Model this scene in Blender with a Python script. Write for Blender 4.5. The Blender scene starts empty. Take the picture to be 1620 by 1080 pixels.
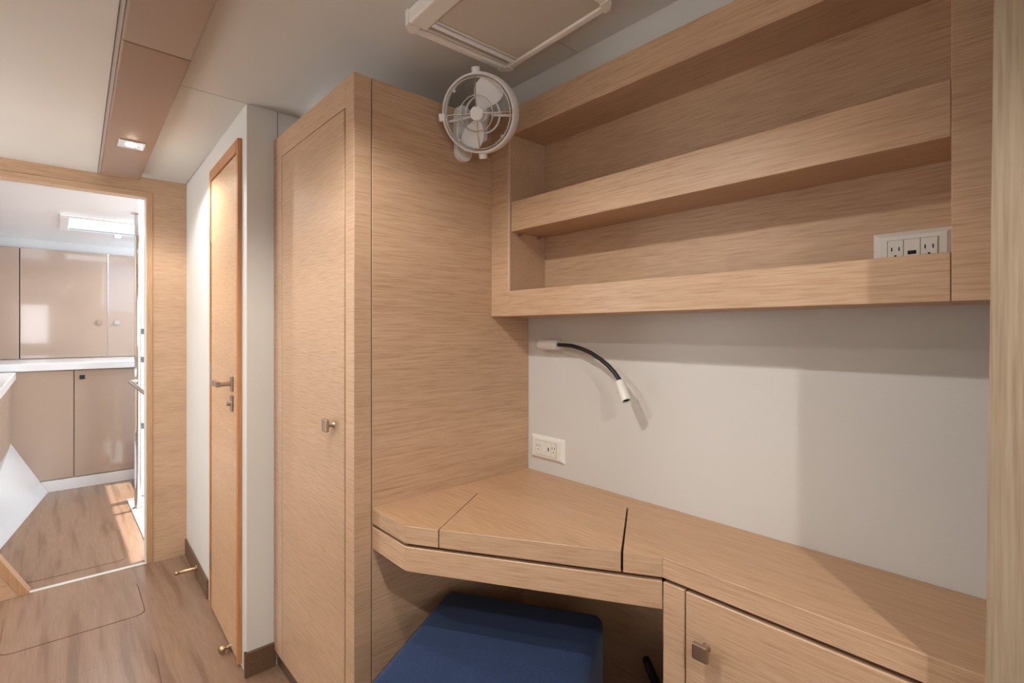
import bpy, bmesh, math, random
from mathutils import Vector, Matrix
random.seed(7)
R = math.radians
S = bpy.context.scene
COL = S.collection

# ------------------------------------------------------------------ camera
F, CX, HOR = 800.0, 810.0, 524.0          # focal length, centre column, horizon row (1620x1080 frame)
CAMH = 1.205
YAW = 42.2
fwd = Vector((math.sin(R(YAW)), math.cos(R(YAW)), 0)); rgt = Vector((math.cos(R(YAW)), -math.sin(R(YAW)), 0))
CAM = Vector((0, 0, CAMH))
cd = bpy.data.cameras.new('camera'); cam = bpy.data.objects.new('camera', cd); COL.objects.link(cam)
cam.location = CAM; cam.rotation_euler = (R(90), 0, R(-YAW))
cd.sensor_width = 36; cd.lens = F/1620*36; cd.shift_y = -(540-HOR)/1620; cd.clip_start = 0.01
S.camera = cam

# ------------------------------------------------------------------ world, sun, exposure
W = bpy.data.worlds.new('world'); S.world = W; W.use_nodes = True
bg = W.node_tree.nodes['Background']; bg.inputs[0].default_value = (0.97, 0.98, 1.0, 1); bg.inputs[1].default_value = 4.4
sl = bpy.data.lights.new('sun', 'SUN'); sl.energy = 5; sl.angle = R(0.6); sl.color = (1, .95, .88)
so = bpy.data.objects.new('sun', sl); COL.objects.link(so)
so.rotation_euler = Vector((-.26, -.05, -1)).to_track_quat('-Z', 'Y').to_euler()
S.view_settings.view_transform = 'Standard'; S.view_settings.look = 'None'
S.view_settings.gamma = 1; S.view_settings.use_curve_mapping = False
S.view_settings.exposure = 0.60

# ------------------------------------------------------------------ helpers
def ray(u, v): return fwd + rgt*((u-CX)/F) + Vector((0, 0, (HOR-v)/F))
def PP(u, v, p, n):
    d = ray(u, v); n = Vector(n); p = Vector(p)
    return CAM + d*((p-CAM).dot(n)/d.dot(n))
def PX(u, v, x): return PP(u, v, (x, 0, 0), (1, 0, 0))
def PY(u, v, y): return PP(u, v, (0, y, 0), (0, 1, 0))
def PZ(u, v, z): return PP(u, v, (0, 0, z), (0, 0, 1))
I3 = lambda a, b, c: Vector((a, b, c))

def box(bm, a0, a1, b0, b1, c0, c1, f=I3, bev=0.0, seg=1):
    vs = [bm.verts.new(f(a, b, c)) for a in (a0, a1) for b in (b0, b1) for c in (c0, c1)]
    fs = [bm.faces.new([vs[i] for i in q]) for q in ((0,1,3,2),(4,6,7,5),(0,4,5,1),(2,3,7,6),(0,2,6,4),(1,5,7,3))]
    bmesh.ops.recalc_face_normals(bm, faces=fs)
    if bev > 0:
        es = list({e for q in fs for e in q.edges})
        bmesh.ops.bevel(bm, geom=es, offset=bev, segments=seg, affect='EDGES', profile=.5)
    return bm
def prism(bm, pts, z0, z1, bev=0.0, seg=1, f=I3):
    lo = [bm.verts.new(f(p[0], p[1], z0)) for p in pts]; hi = [bm.verts.new(f(p[0], p[1], z1)) for p in pts]
    n = len(pts); fs = [bm.faces.new(lo), bm.faces.new(hi)]
    fs += [bm.faces.new((lo[i], lo[(i+1) % n], hi[(i+1) % n], hi[i])) for i in range(n)]
    bmesh.ops.recalc_face_normals(bm, faces=fs)
    if bev > 0:
        es = list({e for q in fs for e in q.edges})
        bmesh.ops.bevel(bm, geom=es, offset=bev, segments=seg, affect='EDGES', profile=.5)
    return bm
def tube(bm, pts, r, n=12, cap=True, closed=False):
    pts = [Vector(p) for p in pts]; m = len(pts)
    rs = r if isinstance(r, (list, tuple)) else [r]*m
    rings = []; up = None
    for i, p in enumerate(pts):
        if closed: t = (pts[(i+1) % m]-pts[i-1]).normalized()
        else: t = (pts[min(i+1, m-1)]-pts[max(i-1, 0)]).normalized()
        if up is None:
            up = Vector((0, 0, 1)) if abs(t.z) < .9 else Vector((1, 0, 0))
        a = t.cross(up).normalized(); b = a.cross(t).normalized(); up = b
        rings.append([bm.verts.new(p+(a*math.cos(2*math.pi*k/n)+b*math.sin(2*math.pi*k/n))*rs[i]) for k in range(n)])
    fs = []
    for i in range(m if closed else m-1):
        A, B = rings[i], rings[(i+1) % m]
        for k in range(n): fs.append(bm.faces.new((A[k], A[(k+1) % n], B[(k+1) % n], B[k])))
    if cap and not closed:
        fs.append(bm.faces.new(rings[0][::-1])); fs.append(bm.faces.new(rings[-1]))
    bmesh.ops.recalc_face_normals(bm, faces=fs)
    return bm
def lathe(bm, prof, o, ax, n=40, closed=False):
    """prof: (radius, height along axis) pairs"""
    o = Vector(o); ax = Vector(ax).normalized()
    u = ax.cross(Vector((0, 0, 1)));
    if u.length < .01: u = Vector((1, 0, 0))
    u.normalize(); w = ax.cross(u)
    rings = []
    for r_, h in prof:
        if r_ < 1e-6: rings.append([bm.verts.new(o+ax*h)])
        else: rings.append([bm.verts.new(o+ax*h+(u*math.cos(2*math.pi*k/n)+w*math.sin(2*math.pi*k/n))*r_) for k in range(n)])
    fs = []
    prs = list(zip(rings, rings[1:])) + ([(rings[-1], rings[0])] if closed else [])
    for A, B in prs:
        for k in range(n):
            k2 = (k+1) % n
            if len(A) == 1 and len(B) == 1: continue
            if len(A) == 1: fs.append(bm.faces.new((A[0], B[k2], B[k])))
            elif len(B) == 1: fs.append(bm.faces.new((A[k], A[k2], B[0])))
            else: fs.append(bm.faces.new((A[k], A[k2], B[k2], B[k])))
    bmesh.ops.recalc_face_normals(bm, faces=fs)
    return bm
def BM(): return bmesh.new()

def obj(name, bm, mat, parent=None, rot=0.0, base=None, smooth=False):
    """mesh given in world coordinates; placed under its parent (an Empty with a plain location)"""
    pl = Vector((0, 0, 0)); q = parent
    while q is not None: pl = pl + q.location; q = q.parent
    bs = Vector(base) if base is not None else pl
    M = Matrix.Translation(bs) @ Matrix.Rotation(rot, 4, 'Z')
    bm.transform(M.inverted())
    me = bpy.data.meshes.new(name); bm.to_mesh(me); bm.free()
    me.materials.append(mat)
    if smooth:
        for p in me.polygons: p.use_smooth = True
        try: me.set_sharp_from_angle(angle=R(40))
        except Exception: pass
    o = bpy.data.objects.new(name, me); COL.objects.link(o)
    o.location = bs-pl; o.rotation_euler = (0, 0, rot)
    if parent is not None: o.parent = parent
    return o
def thing(name, label, cat, loc, group=None):
    o = bpy.data.objects.new(name, None); COL.objects.link(o); o.location = loc; o.empty_display_size = .05
    o['label'] = label; o['category'] = cat
    if group: o['group'] = group
    return o
def tag(o, label, cat, group=None):
    o['label'] = label; o['category'] = cat
    if group: o['group'] = group
    return o
def struct(o, label=None, cat=None):
    o['kind'] = 'structure'
    if label: o['label'] = label
    if cat: o['category'] = cat
    return o

# ------------------------------------------------------------------ materials
def srgb(r, g, b):
    f = lambda c: (c/255/12.92) if c/255 <= .04045 else ((c/255+.055)/1.055)**2.4
    return (f(r), f(g), f(b), 1)
def newmat(name):
    m = bpy.data.materials.new(name); m.use_nodes = True
    nt = m.node_tree; return m, nt, nt.nodes['Principled BSDF']
def coords(nt, scale, rnd=True):
    tc = nt.nodes.new('ShaderNodeTexCoord'); mp = nt.nodes.new('ShaderNodeMapping')
    mp.inputs['Scale'].default_value = scale
    if rnd:
        oi = nt.nodes.new('ShaderNodeObjectInfo'); ml = nt.nodes.new('ShaderNodeMath'); ml.operation = 'MULTIPLY'
        ml.inputs[1].default_value = 37.0
        nt.links.new(oi.outputs['Random'], ml.inputs[0])
        ad = nt.nodes.new('ShaderNodeVectorMath'); ad.operation = 'ADD'
        nt.links.new(tc.outputs['Object'], ad.inputs[0]); nt.links.new(ml.outputs[0], ad.inputs[1])
        nt.links.new(ad.outputs[0], mp.inputs['Vector'])
    else: nt.links.new(tc.outputs['Object'], mp.inputs['Vector'])
    return mp
def noise(nt, mp, scale=1.0, detail=4, rough=.55):
    n = nt.nodes.new('ShaderNodeTexNoise'); n.inputs['Scale'].default_value = scale
    n.inputs['Detail'].default_value = detail; n.inputs['Roughness'].default_value = rough
    nt.links.new(mp.outputs[0], n.inputs['Vector']); return n
def ramp(nt, src, stops):
    r = nt.nodes.new('ShaderNodeValToRGB'); nt.links.new(src, r.inputs[0])
    e = r.color_ramp.elements
    while len(e) < len(stops): e.new(.5)
    for k, (p, c) in enumerate(stops): e[k].position = p; e[k].color = c
    return r
def mixc(nt, a, b, fac, mode='MIX'):
    m = nt.nodes.new('ShaderNodeMix'); m.data_type = 'RGBA'; m.blend_type = mode
    if isinstance(fac, (int, float)): m.inputs[0].default_value = fac
    else: nt.links.new(fac, m.inputs[0])
    for s, x in ((6, a), (7, b)):
        if isinstance(x, tuple): m.inputs[s].default_value = x
        else: nt.links.new(x, m.inputs[s])
    return m.outputs[2]
def bump(nt, bs, src, strength, dist=.001):
    b = nt.nodes.new('ShaderNodeBump'); b.inputs['Strength'].default_value = strength; b.inputs['Distance'].default_value = dist
    nt.links.new(src, b.inputs['Height']); nt.links.new(b.outputs[0], bs.inputs['Normal'])

def wood(name, axis, dark, mid, light, rough=.42, k=1.0):
    m, nt, bs = newmat(name)
    hi, lo = 430*k, 13*k
    sc = [hi, hi, hi]; sc[axis] = lo
    n1 = noise(nt, coords(nt, tuple(sc)), 1, 3, .6)
    sc2 = [200*k]*3; sc2[axis] = 5*k
    n2 = noise(nt, coords(nt, tuple(sc2)), 1, 4, .6)
    sc3 = [7]*3; sc3[axis] = .8
    n3 = noise(nt, coords(nt, tuple(sc3)), 1, 2, .5)
    r1 = ramp(nt, n1.outputs[0], [(.30, dark), (.48, mid), (.68, light)])
    r2 = ramp(nt, n2.outputs[0], [(.24, dark), (.5, mid), (.76, light)])
    c = mixc(nt, r1.outputs[0], r2.outputs[0], .35)
    r3 = ramp(nt, n3.outputs[0], [(.3, (.90, .89, .87, 1)), (.7, (1.04, 1.03, 1.03, 1))])
    c = mixc(nt, c, r3.outputs[0], 1.0, 'MULTIPLY')
    nt.links.new(c, bs.inputs['Base Color'])
    bs.inputs['Roughness'].default_value = rough
    bump(nt, bs, n1.outputs[0], .25, .0006)
    return m
OD, OM, OL = srgb(166, 130, 101), srgb(198, 164, 133), srgb(210, 179, 150)
WY = wood('oak_grain_y', 1, OD, OM, OL)
WX = wood('oak_grain_x', 0, OD, OM, OL)
WZ = wood('oak_grain_upright', 2, srgb(132, 113, 90), srgb(156, 138, 115), srgb(172, 156, 134), .5, .5)
WE = wood('oak_lipping', 2, srgb(158, 104, 62), srgb(186, 128, 82), srgb(200, 146, 98), .35, .6)
WEP = wood('oak_edge_pale', 1, srgb(196, 164, 138), srgb(214, 186, 160), srgb(224, 200, 176), .45)
WB = wood('walnut_plinth', 1, srgb(72, 52, 38), srgb(104, 78, 58), srgb(124, 96, 74), .45, .6)

def floor_mat():
    m, nt, bs = newmat('floor_wood_vinyl')
    mp = coords(nt, (22, 1.3, 1), False)
    n0 = noise(nt, coords(nt, (2.2, .7, 1), False), 1, 3, .5)
    ad = nt.nodes.new('ShaderNodeVectorMath'); ad.operation = 'MULTIPLY_ADD'
    nt.links.new(n0.outputs['Color'], ad.inputs[0]); ad.inputs[1].default_value = (2.2, .8, 0)
    nt.links.new(mp.outputs[0], ad.inputs[2])
    n1 = nt.nodes.new('ShaderNodeTexNoise'); n1.inputs['Scale'].default_value = 1; n1.inputs['Detail'].default_value = 5
    nt.links.new(ad.outputs[0], n1.inputs['Vector'])
    w = nt.nodes.new('ShaderNodeMath'); w.operation = 'MULTIPLY'; w.inputs[1].default_value = 16
    nt.links.new(n1.outputs[0], w.inputs[0])
    fr = nt.nodes.new('ShaderNodeMath'); fr.operation = 'SINE'; nt.links.new(w.outputs[0], fr.inputs[0])
    r1 = ramp(nt, n1.outputs[0], [(.3, srgb(126, 99, 80)), (.5, srgb(141, 113, 93)), (.7, srgb(152, 126, 105))])
    r2 = ramp(nt, fr.outputs[0], [(0, (.90, .88, .86, 1)), (.6, (1, 1, 1, 1))])
    n2 = noise(nt, coords(nt, (320, 7, 1), False), 1, 3, .6)
    r3 = ramp(nt, n2.outputs[0], [(.3, (.86, .85, .84, 1)), (.6, (1.03, 1.03, 1.03, 1))])
    c = mixc(nt, r1.outputs[0], r2.outputs[0], 1.0, 'MULTIPLY'); c = mixc(nt, c, r3.outputs[0], 1.0, 'MULTIPLY')
    nt.links.new(c, bs.inputs['Base Color']); bs.inputs['Roughness'].default_value = .27
    bump(nt, bs, n2.outputs[0], .12, .0005)
    return m
FLOOR = floor_mat()

def vinyl(name, col, rough=.55, sc=420, st=.35):
    m, nt, bs = newmat(name)
    mp = coords(nt, (sc, sc*.8, sc*1.3))
    v = noise(nt, mp, 1, 3, .6)
    n2 = noise(nt, coords(nt, (3, 3, 3)), 1, 2)
    r = ramp(nt, n2.outputs[0], [(.3, tuple(c*.97 for c in col[:3])+(1,)), (.7, col)])
    nt.links.new(r.outputs[0], bs.inputs['Base Color']); bs.inputs['Roughness'].default_value = rough
    bump(nt, bs, v.outputs[0], st, .0008); return m
def plain(name, col, rough=.4, metal=0.0, coat=0.0, emit=None, es=0.0):
    m, nt, bs = newmat(name)
    n = noise(nt, coords(nt, (6, 6, 6)), 1, 2)
    r = ramp(nt, n.outputs[0], [(.2, tuple(c*.97 for c in col[:3])+(1,)), (.8, col)])
    nt.links.new(r.outputs[0], bs.inputs['Base Color'])
    bs.inputs['Roughness'].default_value = rough; bs.inputs['Metallic'].default_value = metal
    bs.inputs['Coat Weight'].default_value = coat; bs.inputs['Coat Roughness'].default_value = .04
    if emit: bs.inputs['Emission Color'].default_value = emit; bs.inputs['Emission Strength'].default_value = es
    return m
WALLV = vinyl('wall_vinyl_grey', srgb(206, 203, 198))
WALLW = vinyl('wall_vinyl_white', srgb(214, 212, 206), .55, 500, .2)
CEIL = vinyl('headliner_vinyl', srgb(208, 204, 197), .6, 500, .15)
BEAM = vinyl('beam_brown_vinyl', srgb(152, 124, 106), .5, 400, .2)
BACKING = plain('shadow_gap', srgb(50, 44, 38), .9)
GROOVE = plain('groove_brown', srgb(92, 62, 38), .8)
PLASTIC = plain('plastic_white', srgb(226, 223, 216), .35)
HANDLE = plain('handle_steel', srgb(200, 190, 180), .2, 1.0)
PLASTIC2 = plain('plastic_ivory', srgb(214, 208, 198), .4)
FANW = plain('fan_plastic', srgb(244, 245, 247), .3)
BLACK = plain('black_plastic', srgb(24, 23, 22), .5)
SLOT = plain('slot_black', srgb(16, 14, 12), .8)
CHROME = plain('chrome', srgb(214, 210, 206), .12, 1.0)
SATIN = plain('satin_nickel', srgb(186, 172, 160), .28, 1.0)
BRASS = plain('aged_brass', srgb(184, 158, 126), .3, 1.0)
LACQ = plain('lacquer_beige', srgb(184, 163, 148), .12, 0, 1.0)
GEL = plain('gelcoat_white', srgb(236, 238, 240), .25, 0, .4)
SKYGLOW = plain('sky_glow_pane', srgb(160, 190, 220), .1, 0, 0, (0.6, .78, 1, 1), .9)  # pane glows blue in place of the sky seen through it
SKYL = plain('skylight_pane', srgb(240, 245, 250), .2, 0, 0, (1, 1, 1, 1), 3.4)
LAMPE = plain('lamp_lens', srgb(255, 240, 215), .3, 0, 0, (1, .86, .66, 1), 40.0)
RECESS = plain('recess_grey', srgb(150, 144, 136), .7)
TREAD = plain('tread_grey', srgb(110, 116, 122), .7)

def fabric():
    m, nt, bs = newmat('navy_fabric')
    n = noise(nt, coords(nt, (700, 700, 700)), 1, 2)
    n2 = noise(nt, coords(nt, (9, 9, 9)), 1, 3)
    r = ramp(nt, n.outputs[0], [(.3, srgb(18, 36, 68)), (.7, srgb(34, 58, 98))])
    r2 = ramp(nt, n2.outputs[0], [(.3, (.86, .86, .88, 1)), (.7, (1.05, 1.05, 1.05, 1))])
    c = mixc(nt, r.outputs[0], r2.outputs[0], 1.0, 'MULTIPLY'); nt.links.new(c, bs.inputs['Base Color'])
    bs.inputs['Roughness'].default_value = .95; bs.inputs['Sheen Weight'].default_value = .05
    bump(nt, bs, n.outputs[0], .5, .001); return m
NAVY = fabric()

# ------------------------------------------------------------------ key measures (metres)
XW = 1.232          # vinyl wall behind the desk
XB = 1.062          # front of bookcase
XF = 0.589          # front of wardrobe
YS = 1.273          # side of wardrobe / end of desk
YR = 1.93           # white wall return
YD = 3.21           # bulkhead with doorway
ZC = 2.0            # ceiling
ZD = .727           # desk top
WA = Vector((.500, YR, 0)); WBp = Vector((.534, YD, 0))
wd = (WBp-WA).normalized(); wn = Vector((-wd.y, wd.x, 0))   # along the white wall; out of it, into the corridor
def WL(t, d, z): return WA+wd*t+wn*d+Vector((0, 0, z))
def wt(u, v=HOR, d=0.0):
    p = PP(u, v, WA+wn*d, wn); return (p-WA).dot(wd), p.z

# ------------------------------------------------------------------ the shell
bm = BM(); box(bm, -1.1, 1.4, -1.6, 6.6, -.06, 0)
fl = struct(obj('floor', bm, FLOOR), 'brown wood grain vinyl floor running through the doorway', 'floor')

def rounded_quad(ps, r, n=7):
    out = []; m = len(ps)
    for i in range(m):
        p = Vector(ps[i][:2]); a = Vector(ps[i-1][:2]); b = Vector(ps[(i+1) % m][:2])
        da = (a-p).normalized(); db = (b-p).normalized()
        s, e = p+da*r, p+db*r
        for k in range(n+1):
            t = k/n; out.append((s*(1-t)**2+p*2*t*(1-t)+e*t*t))
    return out
def floor_hatch(ps, r):
    q = rounded_quad(ps, r)
    c = sum(q, Vector((0, 0)))/len(q)
    bm = BM(); prism(bm, [(p.x, p.y) for p in [c+(v-c)*(1+.0035/(v-c).length) for v in q]], 0, .0006)
    obj('hatch_joint', bm, GROOVE, fl)
    bm = BM(); prism(bm, [(p.x, p.y) for p in q], 0, .0014)
    obj('floor_hatch', bm, FLOOR, fl)
a, b, c = PZ(8, 975, 0), PZ(216, 922, 0), PZ(230, 970, 0)
floor_hatch([a, b, c, PZ(-3, 1040, 0)], .045)
b = PZ(243, 1026, 0); a = PZ(0, 1106, 0)
dd = Vector((-.02, -.55, 0)); floor_hatch([a, b, b+dd, a+dd], .05)
c = PZ(197, 885, 0); a = PZ(40, 923, 0)
dd = Vector((.02, .52, 0)); floor_hatch([a, a+dd+Vector((.08, 0, 0)), c+dd, c], .035)

# ceiling: backing and panels with open joints, brown beam in between
br0, br1 = PZ(345, 0, 1.96), PZ(222, 285, 1.96)
bl0, bl1 = PZ(203, 0, 1.96), PZ(160, 276, 1.96)
def lin(p, q, y): t = (y-p.y)/(q.y-p.y); return p.x+(q.x-p.x)*t
bxr = lambda y: lin(br0, br1, y)
bxl = lambda y: lin(bl0, bl1, y)
bm = BM(); box(bm, -1.1, 1.4, -1.6, YD+.06, ZC+.012, ZC+.06)
ce = struct(obj('ceiling', bm, BACKING), 'pale vinyl headliner ceiling over the cabin', 'ceiling')
def cpanel(pts, z0=ZC, z1=ZC+.012):
    bm = BM(); prism(bm, pts, z0, z1, .0015); return obj('ceiling_panel', bm, CEIL, ce)
ysm = PZ(890, 70, ZC).y
cpanel([(bxr(-1.6)-.02, -1.6), (1.12, -1.6), (1.12, ysm-.001), (bxr(ysm)-.02, ysm-.001)])
cpanel([(bxr(ysm)-.02, ysm+.001), (1.12, ysm+.001), (1.12, YR-.001), (bxr(YR)-.02, YR-.001)])
cpanel([(bxr(YR)-.02, YR+.001), (.505, YR+.001), (.53, YD), (bxr(YD)-.02, YD)])
cpanel([(-1.1, -1.6), (bxl(-1.6)-.012, -1.6), (bxl(YD)-.012, YD), (-1.1, YD)], ZC-.018, ZC+.012)
# grey side strip of the recess beside the beam
bm = BM(); prism(bm, [(bxl(-1.6)-.011, -1.6), (bxl(-1.6)-.001, -1.6), (bxl(YD)-.001, YD), (bxl(YD)-.011, YD)], ZC-.014, ZC+.012)
obj('ceiling_panel', bm, CEIL, ce)

# vinyl wall behind the desk, running on behind the bulkhead
bm = BM(); box(bm, XW, XW+.05, -1.6, YR+.1, 0, ZC+.03)
struct(obj('wall_right', bm, WALLV), 'light grey textured vinyl wall behind the desk', 'wall')
bm = BM(); box(bm, 1.112, XW, .02, YR-.002, 1.905, ZC)
struct(obj('trim_1', bm, CEIL), 'pale vinyl strip between bookcase top and ceiling', 'trim')
# white wall beside the wardrobe
bm = BM(); prism(bm, [WA.to_2d(), WBp.to_2d(), (.70, YD), (.70, YR+.012), (.75, YR+.012), (.75, YR)], 0, ZC+.01)
wl = struct(obj('wall_inner', bm, WALLW), 'white vinyl wall around the oak cabin door', 'wall')
# joint strip on the return face beside the wardrobe
uj = PY(439, 200, YR).x
bm = BM(); box(bm, uj-.0008, uj+.0008, YR-.0008, YR+.004, 0, ZC); obj('panel_joint', bm, BACKING, wl)

# dark plinth boards along the white wall
bb0 = wt(335)[0]
zb = .085
bm = BM(); box(bm, wt(330)[0], (WBp-WA).length, 0, .008, 0, zb, WL, .001)
struct(obj('baseboard_inner', bm, WB), 'dark walnut baseboard along the white wall', 'baseboard')
bm = BM(); box(bm, -.008, .008, -.0, .008, 0, zb, WL); box(bm, WA.x-.008, XF+.005, YR-.01, YR+.002, 0, zb, bev=.001)
struct(obj('baseboard_return', bm, WB), 'dark walnut baseboard under the white corner by the wardrobe', 'baseboard')

# door in the white wall
t0, zt0 = wt(376, 217, .014)
t1, zt1 = wt(331, 272, .014)
zt = (zt0+zt1)/2
dr = bpy.data.objects.new('door_1', None); COL.objects.link(dr); dr.location = WL((t0+t1)/2, 0, 0); dr['kind'] = 'structure'
dr['label'] = 'narrow oak cabin door with steel lever handle in the white wall'; dr['category'] = 'door'
fw = .040
bm = BM(); box(bm, t0, t0+fw*.6, -.004, .014, .012, zt, WL, .0012); obj('frame_stile', bm, WE, dr)
bm = BM(); box(bm, t1-fw*.5, t1, -.004, .014, .012, zt, WL, .0012); obj('frame_stile', bm, WE, dr)
bm = BM(); box(bm, t0+fw*.6, t1-fw*.5, -.004, .014, zt-.045, zt, WL, .0012); obj('frame_head', bm, WE, dr)
WDR = wood('oak_door', 1, srgb(176, 138, 102), srgb(204, 166, 128), srgb(218, 184, 148), .36)
bm = BM(); box(bm, t0+fw*.6+.003, t1-fw*.5-.004, -.004, .010, .015, zt-.049, WL, .001); lf = obj('door_leaf', bm, WDR, dr)
bm = BM(); box(bm, t0+fw*.55, t1-fw*.45, -.004, .002, .013, zt-.04, WL); obj('frame_rebate', bm, GROOVE, dr)
for zz in (.22, 1.62, 1.03):
    bm = BM(); box(bm, t1-fw*.5-.006, t1-fw*.5+.004, .008, .0165, zz-.035, zz+.035, WL, .0005); obj('hinge', bm, SATIN, dr)
# lever handle
hz = 1.205-(607-HOR)*1.86/F
th, _ = wt(368, 607, .01); th = max(th, t0+.045)
zl = wt(368, 607, .01)[1]
bm = BM(); box(bm, th-.013, th+.013, .010, .017, zl-.028, zl+.028, WL, .002); obj('handle_plate', bm, SATIN, dr)
lp = [(th, .015, zl), (th, .050, zl), (th+.006, .056, zl), (th+.03, .058, zl), (th+.10, .058, zl)]
bm = BM(); tube(bm, [WL(*p) for p in lp[:3]], .008, 12); box(bm, th-.006, th+.105, .050, .066, zl-.010, zl+.010, WL, .002)
obj('lever_handle', bm, SATIN, dr)
z2 = wt(366, 637, .01)[1]
bm = BM(); box(bm, th-.014, th+.014, .010, .018, z2-.030, z2+.030, WL, .003); lk = obj('lock_plate', bm, SATIN, dr)
bm = BM(); lathe(bm, [(0, 0), (.008, 0), (.008, .01), (.006, .012), (0, .012)], WL(th, .018, z2), wn, 16); obj('thumb_turn', bm, SATIN, dr)
# door holder knob low on the leaf
pk = wt(364, 1022, .012); tk = max(pk[0], t0+.035)
bm = BM(); lathe(bm, [(0, 0), (.012, 0), (.012, .004), (.007, .008), (.007, .018), (.012, .022), (.013, .034), (.010, .040), (.006, .040), (.006, .036), (0, .036)], WL(tk, .009, pk[1]), wn, 20)
obj('holder_cup', bm, BRASS, dr, smooth=True)
# brass door stop on the plinth
ps = wt(311, 896, .008)
st = thing('door_stop', 'brass peg door stop on the dark baseboard by the doorway', 'door stop', WL(ps[0], .008, .02))
zc_ = .052
bm = BM(); lathe(bm, [(0, 0), (.017, 0), (.017, .004), (.012, .007), (0, .007)], WL(ps[0], .008, zc_), wn, 20); obj('rosette', bm, BRASS, st, smooth=True)
bm = BM(); lathe(bm, [(0, 0), (.0085, 0), (.0085, .062), (.006, .066), (.009, .070), (.010, .076), (.007, .083), (0, .085)], WL(ps[0], .014, zc_), wn, 20); obj('peg', bm, BRASS, st, smooth=True)

# ------------------------------------------------------------------ bulkhead with the doorway
xj = PY(232, 700, YD).x; zh = 1.897
xg = PY(242, 600, YD).x
xl = -.30
T = .07
wf = struct(obj('wall_far', box(BM(), xg, .70, YD, YD+T, 0, ZC+.01), WX), 'oak bulkhead around the doorway to the galley', 'wall')
obj('header_panel', box(BM(), xl-.03, xg, YD, YD+T, zh+.03, ZC+.01), WX, wf)
obj('side_panel', box(BM(), -1.1, xl-.03, YD, YD+T, 0, ZC+.01), WX, wf)
ex = bpy.data.objects.new('trim_2', None); COL.objects.link(ex); ex.location = ((xj+xl)/2, YD, 0); ex['kind'] = 'structure'
ex['label'] = 'oak frame lining the doorway to the galley'; ex['category'] = 'door frame'
WXT = wood('oak_trim', 2, srgb(168, 128, 92), srgb(190, 150, 112), srgb(204, 168, 132), .4)
obj('jamb', box(BM(), xj, xg-.001, YD-.003, YD+T+.003, 0, zh+.03, bev=.001), WXT, ex)
obj('jamb', box(BM(), xl-.029, xl, YD-.003, YD+T+.003, .30, zh+.03, bev=.001), WXT, ex)
obj('head', box(BM(), xl, xj, YD-.003, YD+T+.003, zh, zh+.029, bev=.001), WX, ex)
# inner lining, pale
obj('lining', box(BM(), xj-.003, xj-.0002, YD+.004, YD+T+.004, 0, zh), PLASTIC, ex)
# slanted foot of the doorway
s0 = PZ(48, 937, 0); s1 = PY(0, 885, YD)
sv = Vector((s1.x-s0.x, 0, s1.z)); sv.normalize()
kk = (xl-s0.x)/sv.x
e1 = Vector((s0.x, 0, 0))+sv*kk
def FZ(a, b, c): return Vector((a, c, b))
nrm = Vector((-sv.z, 0, sv.x)); nrm = -nrm if nrm.x > 0 else nrm
tw = .032
bm = BM(); prism(bm, [(s0.x-tw/abs(nrm.x)*1.0, 0), (s0.x, 0), (e1.x, e1.z), (e1.x+nrm.x*tw, e1.z+nrm.z*tw)], YD-.003, YD+T+.003, .001, f=FZ)
obj('slanted_jamb', bm, WXT, ex)
bm = BM(); prism(bm, [(xl-.03, 0), (s0.x-tw/abs(nrm.x), 0), (e1.x+nrm.x*tw, e1.z+nrm.z*tw), (xl-.03, e1.z)], YD, YD+T, f=FZ)
obj('foot_panel', bm, WX, wf)
obj('threshold', box(BM(), s0.x-.005, xj, YD+.004, YD+.030, 0, .004, bev=.001), plain('aluminium_strip', srgb(214, 208, 202), .4, .3), ex)

# left cabin side (outside the frame)
wy0, wy1, wz0, wz1 = 2.3, 3.15, .50, 1.75  # unseen window opening, added to bring daylight onto ceiling and wardrobe front
bm = BM(); box(bm, -1.15, -1.1, -1.6, YD+.07, 0, wz0); box(bm, -1.15, -1.1, -1.6, YD+.07, wz1, ZC+.01)
box(bm, -1.15, -1.1, -1.6, wy0, wz0, wz1); box(bm, -1.15, -1.1, wy1, YD+.07, wz0, wz1)
struct(obj('wall_left', bm, WALLW), 'white vinyl wall with an added daylight opening on the far side of the cabin', 'wall')
wn_ = bpy.data.objects.new('fill_window_1', None); COL.objects.link(wn_); wn_.location = (-1.12, (wy0+wy1)/2, wz0); wn_['kind'] = 'structure'
wn_['label'] = 'unseen hull window added in the far cabin side for daylight'; wn_['category'] = 'window'
for y0, y1, z0, z1 in ((wy0, wy1, wz0, wz0+.03), (wy0, wy1, wz1-.03, wz1), (wy0, wy0+.03, wz0+.03, wz1-.03), (wy1-.03, wy1, wz0+.03, wz1-.03)):
    obj('fill_window_frame', box(BM(), -1.152, -1.095, y0, y1, z0, z1, bev=.003), PLASTIC, wn_)

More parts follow.
